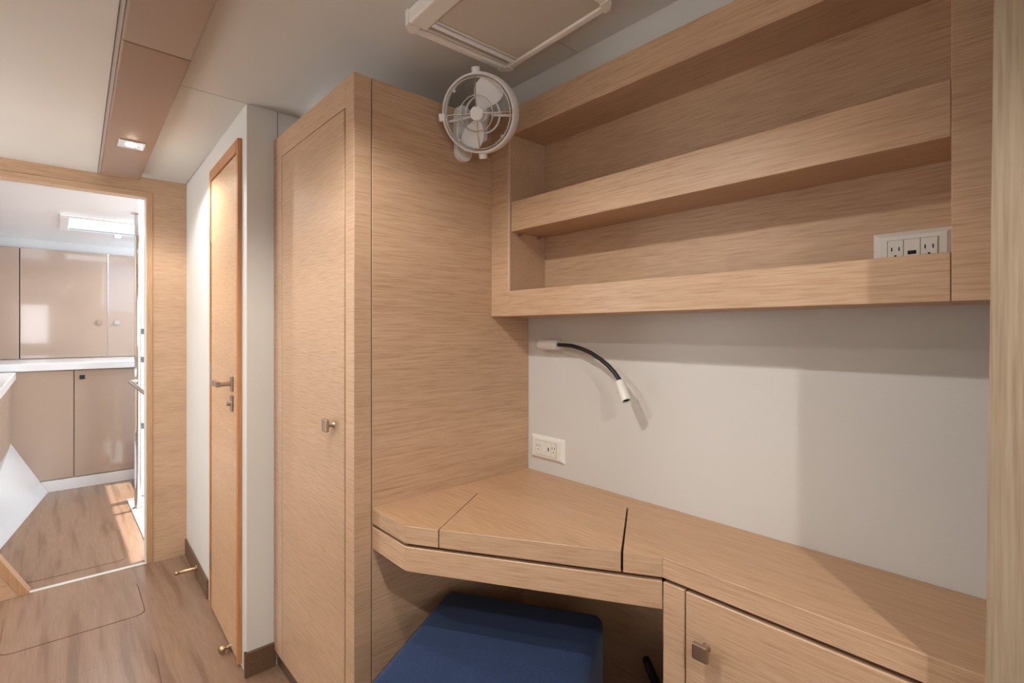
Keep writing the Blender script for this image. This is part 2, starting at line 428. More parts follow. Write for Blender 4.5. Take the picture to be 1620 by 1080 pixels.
vx0, vx1, vz0, vz1 = -.95, -.05, .95, 1.75  # out-of-view opening added to light the wardrobe side and fan
bm = BM(); box(bm, -1.1, XW, -1.65, -1.6, 0, vz0); box(bm, -1.1, XW, -1.65, -1.6, vz1, ZC+.01)
box(bm, -1.1, vx0, -1.65, -1.6, vz0, vz1); box(bm, vx1, XW, -1.65, -1.6, vz0, vz1)
struct(obj('wall_back', bm, WX), 'oak wall with an added daylight opening behind the viewer', 'wall')
wn2 = bpy.data.objects.new('fill_window_2', None); COL.objects.link(wn2); wn2.location = ((vx0+vx1)/2, -1.62, vz0); wn2['kind'] = 'structure'
wn2['label'] = 'unseen window added behind the viewer for daylight'; wn2['category'] = 'window'
for x0, x1, z0, z1 in ((vx0, vx1, vz0, vz0+.03), (vx0, vx1, vz1-.03, vz1), (vx0, vx0+.03, vz0+.03, vz1-.03), (vx1-.03, vx1, vz0+.03, vz1-.03)):
    obj('fill_window_frame', box(BM(), x0, x1, -1.652, -1.595, z0, z1, bev=.003), PLASTIC, wn2)

# near bulkhead edge at the right of the picture
ye0, ye1 = PX(1571, 100, .885).y, PX(1560, 1000, .885).y
pr0, pr1 = PX(1571, 100, .885), PX(1560, 1000, .885)
sl_ = (pr1.y-pr0.y)/(pr1.z-pr0.z)
yt = lambda z: pr0.y+sl_*(z-pr0.z)
bm = BM()
v = [bm.verts.new(p) for p in ((.885, yt(0), 0), (.945, yt(0)-.003, 0), (.945, -.9, 0), (.885, -.9, 0), (.885, yt(2.01), 2.01), (.945, yt(2.01)-.003, 2.01), (.945, -.9, 2.01), (.885, -.9, 2.01))]
for q in ((0,1,2,3),(7,6,5,4),(0,4,5,1),(1,5,6,2),(2,6,7,3),(3,7,4,0)): bm.faces.new([v[i] for i in q])
bmesh.ops.recalc_face_normals(bm, faces=bm.faces)
struct(obj('wall_near', bm, WZ), 'upright grained oak partition at the right edge', 'wall')

# ------------------------------------------------------------------ wardrobe
ZW = 1.893
wr = thing('wardrobe', 'tall oak wardrobe with one flush door beside the desk', 'wardrobe', ((XF+XW)/2, (YS+YR)/2, 0))
WH = .06
gs = PY(588, 500, YS).x
bm = BM(); box(bm, XF+.02, XW-.002, YS+.012, YR-.002, WH, ZW-.002); obj('carcass', bm, GROOVE, wr)
dy0, dy1 = PX(546, 600, XF).y, PX(446, 600, XF).y
dzt = PX(546, 171, XF).z
obj('front_stile', box(BM(), XF, XF+.022, YS, dy0-.002, WH, ZW, bev=.001), WY, wr)
obj('front_stile', box(BM(), XF, XF+.022, dy1+.0015, YR-.001, WH, ZW, bev=.0005), WY, wr)
obj('front_rail', box(BM(), XF, XF+.022, dy0-.002, dy1+.0015, dzt+.002, ZW, bev=.0005), WY, wr)
wdoor = obj('door', box(BM(), XF-.001, XF+.019, dy0+.006, dy1-.0045, WH+.002, dzt-.001, bev=.0015), WY, wr)
obj('corner_post', box(BM(), XF+.001, gs-.0015, YS-.0005, YS+.02, WH, ZW, bev=.001), WX, wr)
obj('side_panel', box(BM(), gs+.0015, XW-.001, YS-.0005, YS+.02, 0, ZW, bev=.001), WX, wr)
obj('top_board', box(BM(), XF+.01, XW-.002, YS+.01, YR-.002, ZW-.012, ZW-.001), WX, wr)
obj('plinth', box(BM(), XF+.012, gs, YS+.012, YR-.012, 0, WH), WB, wr)
kp = PX(528, 671, XF)
bm = BM(); lathe(bm, [(0, 0), (.009, 0), (.007, .004), (.007, .02), (0, .02)], (XF-.001, kp.y, kp.z), (-1, 0, 0), 16)
box(bm, XF-.030, XF-.019, kp.y-.017, kp.y+.017, kp.z-.018, kp.z+.018, bev=.003, seg=2)
obj('knob', bm, SATIN, wdoor)

# ------------------------------------------------------------------ bookcase
yl0 = PX(806, 400, XB).y; yr0 = PX(1505, 300, XB).y
yend = .055
zb0, zb1 = 1.253, PX(806, 460, XB).z
zm0, zm1 = PX(806, 366, XB).z, PX(806, 320, XB).z
ztp0, ztp1 = 1.822, 1.903
bk = thing('bookcase', 'long oak wall bookcase with two lipped shelves above the desk', 'bookcase', ((XB+XW)/2, .66, zb0))
XBK = XW-.010
obj('back_panel', box(BM(), XBK, XW-.0005, yend, YS-.001, zb0+.002, ztp1), WY, bk)
obj('side_stile', box(BM(), XB, XBK, yl0, YS-.001, zb0, ztp1, bev=.001), WY, bk)
obj('end_edging', box(BM(), XB-.0008, XB+.004, yl0-.001, yl0+.006, zb1, ztp0), WEP, bk)
obj('side_stile', box(BM(), XB, XBK, yend, yr0, zb0, ztp1, bev=.001), WY, bk)
sh = obj('bottom_shelf', box(BM(), XB+.015, XBK, yr0, yl0, zb0, zb0+.018), WY, bk)
obj('shelf_lip', box(BM(), XB, XB+.018, yr0+.0008, yl0-.0004, zb0, zb1, bev=.001), WY, sh)
sh = obj('middle_shelf', box(BM(), XB+.018, XBK, yr0, yl0, zm0, zm0+.018), WY, bk)
obj('shelf_lip', box(BM(), XB+.004, XB+.022, yr0+.001, yl0-.003, zm0-.001, zm1, bev=.001), WY, sh)
sh = obj('top_board', box(BM(), XB+.018, XBK, yr0, yl0, ztp0+.004, ztp0+.022), WY, bk)
bm = BM(); box(bm, XB, XB+.018, yr0, yl0, ztp0, ztp1, bev=.0025); obj('fascia', bm, WY, sh)
for x in (XB+.04, XB+.125):
    bm = BM(); lathe(bm, [(0, 0), (.0045, 0), (.0045, .014), (0, .014)], (x, yl0, zm0-.006), (0, -1, 0), 12); obj('shelf_pin', bm, SATIN, bk)

# ------------------------------------------------------------------ desk
tA = (PZ(592, 804, ZD).x+PZ(640, 832, ZD).x)/2
pB = Vector((tA, PZ(640, 832, ZD).y)); pC = PZ(1048, 881, ZD).to_2d()
XD = pC.x
dv = (pC-pB).normalized()
def online(u, v):
    q = PZ(u, v, ZD).to_2d(); return pB+dv*((q-pB).dot(dv))
L1, L4 = online(693, 838), online(986, 872)
L2, L3 = PZ(755, 780, ZD).to_2d(), PZ(994, 803, ZD).to_2d()
ZS = ZD-.043
dk = thing('desk', 'built-in oak desk with angled front and lift-up lid', 'desk', ((tA+XW)/2, .9, 0))
ang = math.atan2(dv.y, dv.x)
e = .0025
bm = BM()
prism(bm, [(tA+e, YS-.0006), (tA+e, pB.y+.001), (L1.x+e*.85, L1.y+e*.5), L2, L3, (L4.x+e*.85, L4.y+e*.5), (XD+e, pC.y+.001), (XD+e, -.0), (XW-.001, -.0), (XW-.001, YS-.0006)], ZS, ZD)
WTOP = wood('oak_desktop', 1, srgb(168, 128, 95), srgb(192, 154, 119), srgb(204, 169, 136), .38)
obj('desktop', bm, WTOP, dk)
nd = Vector((-dv.y, dv.x));  nd = -nd if nd.x > 0 else nd      # outward from the angled front
def DL(o):
    return lambda a, b, c: Vector((o.x+dv.x*a+nd.x*b, o.y+dv.y*a+nd.y*b, c))
def strip(name, p, q, d0, d1, z0, z1, mat=WX, par=dk, bev=.0008):
    d = (q-p); ln = d.length; d.normalize(); n_ = Vector((-d.y, d.x)); n_ = -n_ if n_.x > 0 else n_
    bm = BM(); box(bm, 0, ln, d0, d1, z0, z1, lambda a, b, c: Vector((p.x+d.x*a+n_.x*b, p.y+d.y*a+n_.y*b, c)), bev)
    return obj(name, bm, mat, par, rot=math.atan2(d.y, d.x), base=(p.x, p.y, z0))
Yp = Vector((tA, YS-.0006))
strip('edge_band', Yp, pB, -e, 0, ZS, ZD)
strip('edge_band', pB, L1, -e, 0, ZS, ZD)
strip('edge_band', L4, pC, -e, 0, ZS, ZD)
strip('edge_band', pC, Vector((XD, 0)), -e, 0, ZS, ZD)
# lid, slightly apart from the desk on its right
g1, g2 = .0030, .0050
m1 = L1+dv*g1; m4 = L4-dv*g2; m2 = L2+(L3-L2).normalized()*g1*1.2; m3 = L3-(L3-L2).normalized()*g2*.8
m2 = m2+(L1-L2).normalized()*.001; m3 = m3+(L4-L3).normalized()*.001
bm = BM(); prism(bm, [(m1.x+nd.x*-e, m1.y+nd.y*-e), m2, m3, (m4.x+nd.x*-e, m4.y+nd.y*-e)], ZS, ZD+.0008)
lid = obj('lid', bm, WTOP, dk)
strip('lid_edge', m1, m4, -e, 0, ZS, ZD+.0008, par=lid)
# apron below the top
ZA = ZD-.112; ZG = ZS-.009
strip('apron', Yp, pB+Vector((0, .001)), -.02, -.001, ZA, ZG, bev=.0015)
strip('apron', pB, pC, -.02, -.001, ZA, ZG, bev=.0015)
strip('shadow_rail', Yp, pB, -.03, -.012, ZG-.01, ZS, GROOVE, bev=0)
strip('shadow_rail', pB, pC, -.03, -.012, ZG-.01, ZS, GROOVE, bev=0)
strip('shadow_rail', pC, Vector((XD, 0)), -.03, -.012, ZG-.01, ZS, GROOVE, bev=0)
bm = BM(); prism(bm, [(tA+.03, YS-.003), (tA+.03, pB.y+.02), (XD+.02, pC.y+.02), (XW-.004, pC.y+.02), (XW-.004, YS-.003)], ZA+.004, ZA+.016)
obj('tray_bottom', bm, WY, dk)
ybk = PX(806, 935, XW-.03).y
obj('back_panel', box(BM(), XW-.02, XW-.0012, pC.y, ybk-.001, 0, ZA+.004), WY, dk)
obj('back_panel', box(BM(), XW-.024, XW-.0012, ybk+.001, YS-.002, 0, ZA+.004), WY, dk)

# drawer unit right of the knee space
yp = PX(1083, 960, XD).y
du = thing('drawer_unit', 'oak drawer unit under the right end of the desk', 'cabinet', ((XD+XW)/2, .28, 0))
obj('carcass', box(BM(), XD+.022, XW-.0015, -.0, pC.y-.001, .0, ZG-.001), WY, du)
obj('stile', box(BM(), XD+.001, XD+.021, yp+.0015, pC.y-.0005, .07, ZG, bev=.0015), WY, du)
dw = obj('drawer', box(BM(), XD+.001, XD+.021, .0, yp-.0015, .40, ZG-.001, bev=.002), WY, du)
obj('drawer', box(BM(), XD+.001, XD+.021, .0, yp-.0015, .075, .397, bev=.002), WY, du)
kp = PX(1117, 1024, XD)
bm = BM(); lathe(bm, [(0, 0), (.009, 0), (.007, .004), (.007, .02), (0, .02)], (XD+.001, kp.y, kp.z), (-1, 0, 0), 16)
box(bm, XD-.028, XD-.018, kp.y-.016, kp.y+.016, kp.z-.016, kp.z+.016, bev=.003, seg=2)
obj('knob', bm, SATIN, dw)

# ------------------------------------------------------------------ stool
zs = .45
q1 = PZ(709, 928, zs).to_2d(); q2 = PZ(956, 968, zs).to_2d(); q3 = PZ(598, 1080, zs).to_2d()
ex_ = (q2-q1).normalized(); sid = (q2-q1).length
ey_ = Vector((ex_.y, -ex_.x)); ey_ = -ey_ if ey_.dot(q3-q1) < 0 else ey_
cst = q1+ex_*sid/2+ey_*sid/2
def SF(a, b, c): return Vector((cst.x+ex_.x*a+ey_.x*b, cst.y+ex_.y*a+ey_.y*b, c))
h = sid/2
so_ = thing('stool', 'square navy blue upholstered stool pushed under the desk', 'stool', (cst.x, cst.y, 0))
bm = BM(); box(bm, -h, h, -h, h, .02, zs, SF, .028, 5); obj('upholstery', bm, NAVY, so_, smooth=True)
sm = []
for sgn in (1,):
    q = [(-h+.012, -h+.012), (h-.012, -h+.012), (h-.012, h-.012), (-h+.012, h-.012)]
    for i in range(4):
        a, b = Vector(q[i]), Vector(q[(i+1) % 4])
        d = (b-a).normalized(); sm += [a+d*.02, b-d*.02]
bm = BM(); tube(bm, [SF(p.x, p.y, zs-.0085) for p in sm], .0022, 6, closed=True); obj('seam', bm, NAVY, so_, smooth=True)
for sx in (-1, 1):
    for sy in (-1, 1):
        bm = BM(); box(bm, sx*(h-.05)-.015, sx*(h-.05)+.015, sy*(h-.05)-.015, sy*(h-.05)+.015, 0, .022, SF, .003); obj('foot', bm, BLACK, so_)

# black lever with grey mount, on the side of the drawer unit
lv = thing('bilge_lever', 'black bent lever with grey mount beside the drawer unit under the desk', 'lever', (1.12, pC.y+.03, 0))
g = [PY(1022, 1042, .70), PY(1030, 1062, .695), PY(1040, 1085, .69)]
g.append(g[-1]+Vector((.01, -.02, -.12)))
bm = BM(); tube(bm, g, [.009, .011, .011, .010], 14); bmesh.ops.bevel(bm, geom=[], offset=0)
obj('handle', bm, BLACK, lv, smooth=True)
gb = PY(1018, 1080, .70)
bm = BM(); lathe(bm, [(0, 0), (.028, 0), (.030, .006), (.022, .022), (.010, .030), (0, .031)], (gb.x, gb.y-.02, gb.z-.03), (0, .3, 1), 20); obj('boot', bm, PLASTIC2, lv, smooth=True)
bm = BM(); box(bm, gb.x-.03, gb.x+.05, pC.y-.0005, gb.y+.02, gb.z-.17, gb.z-.03, bev=.004); obj('bracket', bm, BLACK, lv)

# ------------------------------------------------------------------ sockets
def socket_plate(name, label, origin, along, w, hgt, mods):
    """plate on a wall of constant x, facing -x; along = +1/-1 direction of reading in y"""
    x, yc, zc = origin
    t = thing(name, label, 'socket', (x, yc, zc-hgt/2), 'white mains socket plates')
    f = lambda a, b, c: Vector((x-b, yc+along*a, zc+c))
    bm = BM()
    prof = [(w/2, 0), (w/2, .003), (w/2-.012, .011), (w/2-.026, .0118)]
    # sloped frame
    rings = []
    for hw, d in prof:
        hh = hgt/2-(w/2-hw)*.75
        rings.append([bm.verts.new(f(sx*hw, d, sy*hh)) for sx, sy in ((-1, -1), (1, -1), (1, 1), (-1, 1))])
    for A, B in zip(rings, rings[1:]):
        for k in range(4): bm.faces.new((A[k], A[(k+1) % 4], B[(k+1) % 4], B[k]))
    bm.faces.new(rings[-1]); bm.faces.new(rings[0][::-1])
    bmesh.ops.recalc_face_normals(bm, faces=bm.faces)
    obj('plate', bm, PLASTIC, t)
    a = -sum(m[1] for m in mods)/2
    hm = hgt*.29
    bm = BM(); box(bm, a-.0008, -a+.0008, .009, .0124, -hm-.0008, hm+.0008, f); obj('recess', bm, RECESS, t)
    for kind, mw in mods:
        bm = BM(); box(bm, a+.0005, a+mw-.0005, .009, .0134, -hm, hm, f, .0004)
        md = obj('module', bm, PLASTIC, t)
        cx = a+mw/2
        bm = BM()
        if kind == 'us':
            box(bm, cx-.0068, cx-.0048, .0125, .0137, .003, .0105, f); box(bm, cx+.0048, cx+.0068, .0125, .0137, .003, .0105, f)
            box(bm, cx-.0025, cx+.0025, .0125, .0137, -.0085, -.004, f, .001)
        elif kind == 'usb': box(bm, cx-.0022, cx+.0022, .0125, .0137, -.006, .006, f)
        elif kind == 'usbw': box(bm, cx-.0066, cx+.0066, .0125, .0137, -.0052, .0018, f)
        if kind != 'blank': obj('slot', bm, SLOT, md)
        else: bm.free()
        a += mw
    return t
p0, p1 = PX(842, 708, XW), PX(895, 710, XW)
socket_plate('wall_socket', 'white double socket plate low on the grey wall in the desk corner', (XW, (p0.y+p1.y)/2, PX(868, 709, XW).z), -1, p0.y-p1.y, PX(842, 683, XW).z-PX(842, 719, XW).z, [('us', .024), ('blank', .024), ('usb', .022), ('us', .024)])
p0, p1 = PX(1383, 390, XBK), PX(1505, 390, XBK)
zt_ = PX(1383, 372, XBK).z
p1y = PX(1504, 380, XBK).y
wpl = .125
socket_plate('wall_socket', 'white socket plate on the back panel of the lowest bookcase shelf', (XBK, PX(1383, 390, XBK).y-wpl/2, zt_-.041), -1, wpl, .082, [('us', .0255), ('usbw', .0255), ('us', .0255)])

# ------------------------------------------------------------------ gooseneck reading lamp
rl = thing('reading_lamp', 'white reading lamp on a black gooseneck fixed to the grey wall', 'lamp', PX(870, 545, XW))
xo = XW-.026
a, b = PX(854, 545, xo), PX(884, 546, xo)
b.z = a.z
bm = BM(); lathe(bm, [(0, 0), (.0140, 0), (.0158, .002), (.0158, (a-b).length-.001), (.015, (a-b).length), (0, (a-b).length)], a, b-a, 28); obj('base', bm, PLASTIC, rl, smooth=True)
bm = BM(); box(bm, xo-.004, XW, b.y-.002, a.y-.006, a.z-.0125, a.z+.0125, bev=.003); obj('mount', bm, PLASTIC, rl)
pp = [(877, 545, .0), (890, 545.5, .005), (905, 547, .012), (920, 551.5, .02), (935, 558, .028), (950, 568, .034), (962, 578, .038), (972, 589, .04), (979, 599, .041), (981, 604, .041)]
path = [PX(u, v, xo-d) for u, v, d in pp]
bm = BM(); tube(bm, path, .0062, 14); obj('gooseneck', bm, BLACK, rl, smooth=True)
h0, h1 = PX(980, 603, xo-.041), PX(991, 634, xo-.056)
hl = (h1-h0).length
bm = BM(); lathe(bm, [(0, 0), (.011, 0), (.0125, .003), (.0135, hl), (.0105, hl), (.0100, hl-.006), (0, hl-.006)], h0, h1-h0, 28); hd = obj('head', bm, PLASTIC, rl, smooth=True)
bm = BM(); lathe(bm, [(0, 0), (.0100, 0), (.0098, .004), (.006, .0042), (.005, .002), (0, .002)], h0+(h1-h0).normalized()*(hl-.0062), h1-h0, 24); obj('lens', bm, SLOT, hd)

# ------------------------------------------------------------------ ceiling hatch with blind
zhb = 1.962
c1, c2, c3 = PZ(637, 46, zhb), PZ(801, 116, zhb), PZ(962, 14, zhb)
hx = (c2-c1).to_2d(); hy = (c3-c2).to_2d()
ux = hx.normalized(); uy = Vector((-ux.y, ux.x)); uy = -uy if uy.dot(hy) < 0 else uy
hw_, hd_ = hx.length, hy.dot(uy)
hat = thing('ceiling_hatch', 'white framed ceiling hatch with a pleated blind', 'hatch', (c1.x, c1.y, zhb))
def HF(a, b, c): return Vector((c1.x+ux.x*a+uy.x*b, c1.y+ux.y*a+uy.y*b, c))
HIV = plain('hatch_ivory', srgb(232, 228, 220), .4)
fwid = .034; fb = .022; fl_ = .052
# hatch frame of four bars and four corner caps, thinner at the outer edge
def hbar(a0, a1, b0, b1, mat=HIV, bv=.006): 
    bm = BM(); box(bm, a0, a1, b0, b1, zhb, ZC, HF, bv, 3); return bm
cc = .055
D = max(hd_, .40)
obj('frame_bar', hbar(cc*.5, hw_-cc*.5, 0, fb), HIV, hat); obj('frame_bar', hbar(cc*.5, hw_-cc*.5, D-fb, D), HIV, hat)
obj('frame_bar', hbar(0, fl_, cc*.5, D-cc*.5), HIV, hat); obj('frame_bar', hbar(hw_-fb, hw_, cc*.5, D-cc*.5), HIV, hat)
def corner(sa, sb, name='frame_corner'):
    A = (lambda a: a) if sa < 0 else (lambda a: hw_-a)
    B = (lambda b: b) if sb < 0 else (lambda b: D-b)
    k = .016
    m_ = cc*.5+.004; w1 = fl_ if sa < 0 else fb; w2 = fb
    pts = [(k, -.001), (m_, -.001), (m_, w2), (w1, w2), (w1, m_), (-.001, m_), (-.001, k)]
    if w1 >= m_: pts = [(k, -.001), (m_, -.001), (m_, m_), (-.001, m_), (-.001, k)]
    bm = BM(); prism(bm, [(A(a), B(b)) for a, b in pts], zhb-.0012, ZC, 0, 1, HF); obj(name, bm, HIV, hat)
for sa in (-1, 1):
    for sb in (-1, 1): corner(sa, sb)
bm = BM(); box(bm, fl_*.9, hw_-fb*.8, fb*.8, D-fb*.8, zhb+.016, ZC, HF); obj('tray', bm, HIV, hat)
bm = BM(); box(bm, fl_, hw_-fb, fb+.058, D-fb, zhb+.004, zhb+.016, HF, .001); obj('blind', bm, plain('blind_fabric', srgb(200, 192, 180), .7), hat)
for k, (y0, y1, zz) in enumerate(((.002, .010, .006), (.016, .023, .010), (.030, .042, .001), (.048, .056, .003))):
    bm = BM(); box(bm, fl_, hw_-fb, fb+y0, fb+y1, zhb+zz, zhb+.017, HF, .0012); obj('rail', bm, FANW if k == 2 else HIV, hat)

# ------------------------------------------------------------------ cabin fan
C = PY(757, 180, 1.145)
tc_ = (CAM-C).normalized()
axf = (tc_ - rgt*.26 + Vector((0, 0, .05))).normalized()
fx = axf.cross(Vector((0, 0, 1))).normalized(); fx = fx if fx.dot(rgt) > 0 else -fx
fz = fx.cross(axf).normalized(); fz = fz if fz.z > 0 else -fz
def FF(a, b, c): return C+fx*a+fz*b+axf*c       # right, up, towards the viewer
pb = PY(729, 214, YS-.012)
fan = thing('cabin_fan', 'white round cabin fan on the side of the wardrobe', 'fan', (pb.x, YS, pb.z))
RO = .102
# capsule base on the wardrobe side
zt0_, zb0_ = PY(724, 168, YS).z, PY(735, 259, YS).z
xc0, hw0 = PY(729, 214, YS).x, .030
pts = []
for k in range(13): t = math.pi*k/12; pts.append((xc0+hw0*math.cos(t), zt0_-hw0+hw0*math.sin(t)))
for k in range(13): t = math.pi+math.pi*k/12; pts.append((xc0+hw0*math.cos(t), zb0_+hw0+hw0*math.sin(t)))
bm = BM(); prism(bm, pts, YS-.022, YS-.0006, .004, 2, FZ); obj('wall_base', bm, FANW, fan)
# arm from the base to the outer ring
bm = BM(); tube(bm, [Vector((xc0, YS-.012, zb0_+.045)), Vector((xc0+.004, YS-.05, zb0_+.05)), FF(-.01, -RO*.62, -.075), FF(-.004, -.02, -.062), FF(0, .0, -.045)], [.017, .016, .013, .014, .018], 14)
obj('arm', bm, FANW, fan, smooth=True)
# wide outer ring
bm = BM(); lathe(bm, [(RO, .012), (RO+.005, .009), (RO+.006, -.008), (RO+.005, -.022), (RO+.001, -.025), (RO-.001, -.022), (RO-.001, .009)], C, axf, 64, True)
obj('ring', bm, FANW, fan, smooth=True)
# yoke half ring on the right
ys_ = []
bm = BM()
ring_a, n_ = [], 28
for k in range(n_+1):
    t = -math.pi/2*.92+math.pi*.92*k/n_
    wv = math.cos(t)**1.2
    ring_a.append((t, .004+.012*wv))
rows = []
for t, w_ in ring_a:
    r0, r1 = RO+.004, RO+.008
    rows.append([bm.verts.new(FF(r*math.cos(t), r*math.sin(t), c_)) for r, c_ in ((r0, .010+w_*.1), (r1, .006), (r1+.001, -.012-w_*2.2), (r0, -.016-w_*2.2))])
for A, B in zip(rows, rows[1:]):
    for k in range(4): bm.faces.new((A[k], A[(k+1) % 4], B[(k+1) % 4], B[k]))
bm.faces.new(rows[0]); bm.faces.new(rows[-1][::-1]); bmesh.ops.recalc_face_normals(bm, faces=bm.faces)
obj('yoke', bm, FANW, fan, smooth=True)
for s in (1, -1):
    bm = BM(); lathe(bm, [(0, 0), (.012, 0), (.0125, .012), (.0115, .015), (0, .0155)], FF(0, s*(RO+.006), -.012), fz*s, 24); obj('pivot_knob', bm, FANW, fan, smooth=True)
bm = BM(); box(bm, -RO-.016, -RO+.003, -.012, .010, -.012, .012, FF, .003, 2); obj('side_tab', bm, FANW, fan)
for k in range(4):
    t = math.pi/4+k*math.pi/2
    bm = BM(); p = FF((RO-.004)*math.cos(t), (RO-.004)*math.sin(t), 0); tt = FF((RO-.011)*math.cos(t), (RO-.011)*math.sin(t), .006)
    tube(bm, [p, tt], .0045, 8); obj('guard_clip', bm, FANW, fan)
# chrome guard: rim, inner circle, four spokes
def circ(r, c_, n=48): return [FF(r*math.cos(2*math.pi*k/n), r*math.sin(2*math.pi*k/n), c_) for k in range(n)]
gd = obj('guard', tube(BM(), circ(RO-.006, .008), .0022, 8, closed=True), CHROME, fan, smooth=True)
obj('guard_circle', tube(BM(), circ(.048, .021), .0019, 8, closed=True), CHROME, gd, smooth=True)
for k in range(4):
    t = k*math.pi/2-.03
    pts = [FF(r*math.cos(t), r*math.sin(t), .008+.016*(1-(r/RO)**2)) for r in (.017, .03, .048, .07, RO-.006)]
    obj('guard_spoke', tube(BM(), pts, .0018, 8), CHROME, gd, smooth=True)
# rear guard in white
rg = obj('rear_guard', tube(BM(), circ(.052, -.046), .0028, 8, closed=True), FANW, fan, smooth=True)
for t in (math.pi+.12, -.12):
    obj('rear_spoke', tube(BM(), [FF(r*math.cos(t), r*math.sin(t), -.046+.02*(r/RO)) for r in (.015, .05, RO-.002)], .0038, 8), FANW, rg, smooth=True)
obj('hub', lathe(BM(), [(0, .024), (.0185, .0235), (.020, .021), (.020, .004), (.017, 0), (0, 0)], C, axf, 36), FANW, fan, smooth=True)
obj('motor', lathe(BM(), [(0, -.012), (.022, -.012), (.024, -.016), (.024, -.050), (.018, -.058), (0, -.058)], C, axf, 32), FANW, fan, smooth=True)
# two broad blades
for k in range(2):
    t0_ = R(62)+k*math.pi+R(k*8)
    ct, st_ = math.cos(t0_), math.sin(t0_)
    out = []
    prof = [(.014, -.008), (.03, -.020), (.055, -.040), (.083, -.042), (.099, -.024), (.101, .004), (.093, .028), (.06, .036), (.035, .026), (.014, .008)]
    for _ in range(2):
        q_ = []
        for i in range(len(prof)):
            (a, b), (c2_, d2_) = prof[i], prof[(i+1) % len(prof)]
            q_ += [(a*.75+c2_*.25, b*.75+d2_*.25), (a*.25+c2_*.75, b*.25+d2_*.75)]
        prof = q_
    bm = BM(); top, bot = [], []
    for a, b in prof:
        x_, y_ = a*ct-b*st_, a*st_+b*ct
        c_ = -.004+b*.45*(1 if True else -1)
        top.append(bm.verts.new(FF(x_, y_, c_+.0012))); bot.append(bm.verts.new(FF(x_, y_, c_-.0012)))
    bm.faces.new(top); bm.faces.new(bot[::-1])
    for i in range(len(prof)): j = (i+1) % len(prof); bm.faces.new((top[i], bot[i], bot[j], top[j]))
    bmesh.ops.recalc_face_normals(bm, faces=bm.faces)
    obj('blade', bm, FANW, fan)

# ------------------------------------------------------------------ beam and downlights
bmth = thing('ceiling_beam', 'brown vinyl covered beam running along the ceiling', 'beam', ((bxl(1)+bxr(1))/2, 1.0, 1.96))
yj = (PZ(190, 65, 1.96).y+PZ(303, 95, 1.96).y)/2
yend_b = (br1.y+bl1.y)/2
for y0, y1 in ((-1.6, yj-.0012), (yj+.0012, yend_b)):
    bm = BM(); prism(bm, [(bxl(y0), y0), (bxr(y0), y0), (bxr(y1), y1), (bxl(y1), y1)], 1.96, ZC-.0005+.012, .005, 3); obj('beam_panel', bm, BEAM, bmth, smooth=True)
def downlight(x, y, z, label, energy, size=(.088, .10), cone=150):
    t = thing('downlight', label, 'ceiling light', (x, y, z), 'recessed downlights')
    bm = BM(); box(bm, x-size[0]/2, x+size[0]/2, y-size[1]/2, y+size[1]/2, z-.004, z+.002, bev=.0012); obj('bezel', bm, CHROME, t)
    bm = BM(); lathe(bm, [(0, 0), (.019, 0), (.020, .002), (.020, .006), (0, .006)], (x, y, z-.0068), (0, 0, 1), 20); obj('lens', bm, LAMPE, t)
    l = bpy.data.lights.new('downlight_bulb', 'SPOT'); l.energy = energy; l.color = (1, .965, .92); l.spot_size = R(cone); l.spot_blend = .4; l.shadow_soft_size = .018
    o = bpy.data.objects.new('downlight_bulb', l); COL.objects.link(o); o.location = (0, 0, -.012); o.parent = t
    return t
pl = PZ(208, 228, 1.96)
downlight(pl.x, pl.y, 1.96, 'lit rectangular downlight in the brown beam near the doorway', 22)
downlight((bxl(-.65)+bxr(-.65))/2, -.65, 1.96, 'rectangular downlight in the brown beam behind the viewer', 34)
downlight(-.38, 1.2, ZC-.018, 'unseen downlight added in the pale ceiling left of the viewer', 18)  # out-of-view lamp added to brighten the left part of the cabin
downlight((bxl(.85)+bxr(.85))/2, .85, 1.96, 'unseen downlight added in the brown beam beside the bookcase', 24)  # unseen beam lamp added to lift the left end of the desk wall

# ------------------------------------------------------------------ galley beyond the doorway
YC, YU = 5.14, 6.0
XR = 1.30
struct(obj('wall_galley_back', box(BM(), -.9, XR, YU+.02, YU+.07, 0, 2.1), GEL), 'white wall strip above the galley cupboards', 'wall')
struct(obj('wall_galley_left', box(BM(), -.62, -.57, YD+T, YU+.02, 0, 2.1), GEL), 'white hull side along the galley', 'wall')
struct(obj('wall_galley_right', box(BM(), XR, XR+.05, YD+T, YU+.02, 0, 1.6), GEL), 'white low side of the companionway', 'wall')
# ceiling with openings for the roof hatch and the companionway
sx0, sx1, sy0, sy1 = .08, .56, 4.62, 5.16
cg = struct(obj('ceiling_galley', box(BM(), -.62, sx0, YD+T, YU+.02, 2.0, 2.05), GEL), 'glossy white galley ceiling with roof hatch', 'ceiling')
obj('ceiling_panel', box(BM(), sx0, .82, YD+T, sy0, 2.0, 2.05), GEL, cg)
obj('ceiling_panel', box(BM(), sx0, XR, sy1, YU+.02, 2.0, 2.05), GEL, cg)
obj('ceiling_panel', box(BM(), sx1, .82, sy0, sy1, 2.0, 2.05), GEL, cg)
rh = thing('roof_hatch', 'bright translucent roof hatch in the galley ceiling', 'hatch', ((sx0+sx1)/2, (sy0+sy1)/2, 2.0))
for x0, x1, y0, y1 in ((sx0-.05, sx1+.05, sy0-.06, sy0+.004), (sx0-.05, sx1+.05, sy1-.004, sy1+.03), (sx0-.05, sx0+.004, sy0+.004, sy1-.004), (sx1-.004, sx1+.05, sy0+.004, sy1-.004)):
    obj('frame', box(BM(), x0, x1, y0, y1, 1.985, 2.07, bev=.004), GEL, rh)
obj('pane', box(BM(), sx0, sx1, sy0, sy1, 2.05, 2.06), SKYL, rh)
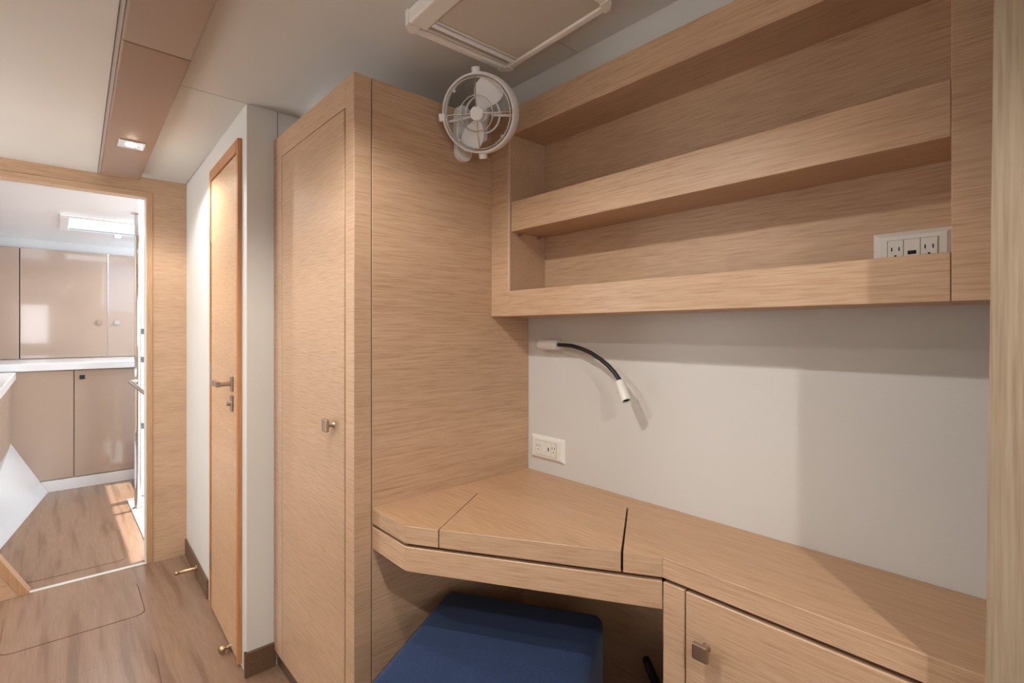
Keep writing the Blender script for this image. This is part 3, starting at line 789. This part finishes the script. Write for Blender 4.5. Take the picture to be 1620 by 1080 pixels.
obj('seal', box(BM(), sx0, sx1, sy1-.012, sy1-.001, 1.99, 2.0), TREAD, rh)
pd = PZ(183, 373, 2.0)
t = downlight(.40, 5.36, 2.0, 'small lit downlight beside the galley roof hatch', 4, (.07, .05))

def knobb(par, p, m=SATIN, s=.016):
    bm = BM(); box(bm, p[0]-s, p[0]+s, p[1]-.022, p[1]-.014, p[2]-s, p[2]+s, bev=.002); box(bm, p[0]-.005, p[0]+.005, p[1]-.015, p[1], p[2]-.005, p[2]+.005)
    obj('knob', bm, m, par)
# base cupboards at the back
gc = thing('galley_cabinet', 'glossy beige base cabinet at the back of the galley', 'cabinet', (.3, YC+.2, 0))
obj('carcass', box(BM(), -.55, .62, YC+.02, YU, .0, .91), LACQ, gc)
obj('plinth', box(BM(), -.2, .62, YC+.0, YC+.02, 0, .083), GEL, gc)
xs = PY(117, 660, YC).x; xr_ = .57
d1 = obj('door', box(BM(), -.40, xs-.003, YC-.002, YC+.019, .09, .905, bev=.0015), LACQ, gc)
d2 = obj('door', box(BM(), xs+.003, xr_, YC-.002, YC+.019, .09, .905, bev=.0015), LACQ, gc)
pk_ = PY(130, 596, YC); knobb(d2, (pk_.x, YC-.002, pk_.z), BLACK)
tag(obj('galley_counter', box(BM(), -.55, .62, YC-.03, YU-.003, .912, .968, bev=.004), GEL), 'white counter slab along the back of the galley', 'counter')
# tall cupboard fronts above the counter
gu = thing('galley_cupboard', 'glossy beige wall cupboard above the galley counter', 'cupboard', (.3, YU, .97))
xa, xb = PY(31, 480, YU-.03).x, PY(171, 480, YU-.03).x
zu0, zu1 = .972, 1.915
obj('carcass', box(BM(), -.56, .75, YU-.012, YU+.018, zu0, zu1-.002), BACKING, gu)
obj('side_filler', box(BM(), -.56, xa-.003, YU-.03, YU-.012, zu0, zu1, bev=.001), LACQ, gu)
e1_ = obj('door', box(BM(), xa+.003, xb-.003, YU-.03, YU-.012, zu0, zu1, bev=.0015), LACQ, gu)
e2_ = obj('door', box(BM(), xb+.003, .74, YU-.03, YU-.012, zu0, zu1, bev=.0015), LACQ, gu)
pa = PY(157, 510, YU-.03); knobb(e1_, (pa.x, YU-.03, pa.z), CHROME, .02)
pa = PY(185, 510, YU-.03); knobb(e2_, (pa.x, YU-.03, pa.z), CHROME, .02)
obj('edge_trim', box(BM(), xb-.004, xb+.004, YU-.033, YU-.03, zu0, zu1), CHROME, e2_)
# left run of cupboards and counter
gl = thing('galley_cabinet', 'glossy beige base cabinet along the left side of the galley', 'cabinet', (-.4, 4.3, 0))
obj('carcass', box(BM(), -.565, -.24, 3.45, YC-.004, .415, .855), LACQ, gl)
for k in range(3):
    y0 = 3.46+k*.557; obj('door', box(BM(), -.24, -.222, y0, y0+.552, .415, .85, bev=.0015), LACQ, gl)
tag(obj('galley_counter', box(BM(), -.565, -.2, 3.42, YC-.032, .857, .91, bev=.004), GEL), 'lower white counter along the left side of the galley', 'counter')
gw = thing('galley_cupboard', 'beige wall cupboard on the left side of the galley', 'cupboard', (-.5, 4.9, .97))
obj('carcass', box(BM(), -.565, -.42, 3.5, YU-.035, 1.0, 1.87), BACKING, gw)
for k in range(3):
    y0 = 3.5+k*.82; obj('door', box(BM(), -.42, -.402, y0+.002, y0+.816, 1.0, 1.87, bev=.0015), LACQ, gw)
# slanted white hull panel
bm = BM()
hp = [(-.03, YC-.006, .001), (-.236, YC-.006, .412), (-.516, 3.40, .412), (-.31, 3.40, .001)]
v1 = [bm.verts.new(p) for p in hp]; v2 = [bm.verts.new((p[0]-.04, p[1], p[2])) for p in hp]
bm.faces.new(v1); bm.faces.new(v2[::-1])
for i in range(4): bm.faces.new((v1[i], v2[i], v2[(i+1) % 4], v1[(i+1) % 4]))
bmesh.ops.recalc_face_normals(bm, faces=bm.faces)
tag(obj('hull_panel', bm, plain('hull_panel_white', srgb(206, 211, 216), .2, 0, .5)), 'slanted glossy white hull panel below the left galley cupboards', 'panel')

# companionway: landing, post, handrail, steps, glass door
tag(obj('landing', box(BM(), .388, XR, 3.30, 4.515, 0, .012, bev=.003), GEL), 'low white landing at the foot of the companionway', 'landing')
pp_ = PZ(218, 803, .012)
po = thing('support_post', 'polished post from the galley floor to its ceiling', 'post', (pp_.x, pp_.y, .012))
obj('shaft', lathe(BM(), [(0, .004), (.019, .004), (.019, 1.98), (0, 1.98)], (pp_.x, pp_.y, .012), (0, 0, 1), 24), plain('polished_post', srgb(228, 224, 222), .08, 1.0), po, smooth=True)
obj('foot_flange', lathe(BM(), [(0, 0), (.03, 0), (.03, .005), (0, .006)], (pp_.x, pp_.y, .012), (0, 0, 1), 24), CHROME, po)
obj('head_flange', lathe(BM(), [(0, -.006), (.036, -.006), (.036, -.001), (0, -.001)], (pp_.x, pp_.y, 2.0), (0, 0, 1), 24), CHROME, po)
ha, hb_ = PY(206, 604, 4.2), PY(237, 627, 3.6)
obj('grab_rail', tube(BM(), [Vector((pp_.x, pp_.y, ha.z+.004)), ha, hb_], .013, 12), CHROME, po, smooth=True)
stp = thing('companionway_steps', 'white moulded companionway steps with grey treads', 'steps', (.8, 4.8, 0))
for k in range(4):
    x0 = .52+k*.17
    zz = .26*(k+1)
    s_ = obj('step', box(BM(), x0, XR-.002, 4.535, YC-.04, .0 if k == 0 else .26*k, zz, bev=.008), GEL, stp)
    obj('tread', box(BM(), x0+.01, x0+.15, 4.537, YC-.06, zz-.03, zz+.002), TREAD, s_)
sp_ = obj('side_panel', box(BM(), .462, .95, 4.498+.02, 4.53, .012, 1.40, bev=.004), GEL, stp)
for z_ in (.52, 1.0, 1.205):
    obj('step_strip', box(BM(), .463, .94, 4.515, 4.5185, z_-.02, z_+.02), TREAD, sp_)
gd_ = thing('companionway_door', 'glazed companionway screen with painted blue sky glow behind the polished post', 'door', (.7, 4.525, 1.40))
obj('frame', box(BM(), .462, .95, 4.518, 4.532, 1.402, 1.44), GEL, gd_)
obj('pane', box(BM(), .462, .95, 4.522, 4.528, 1.44, 1.98), SKYGLOW, gd_)
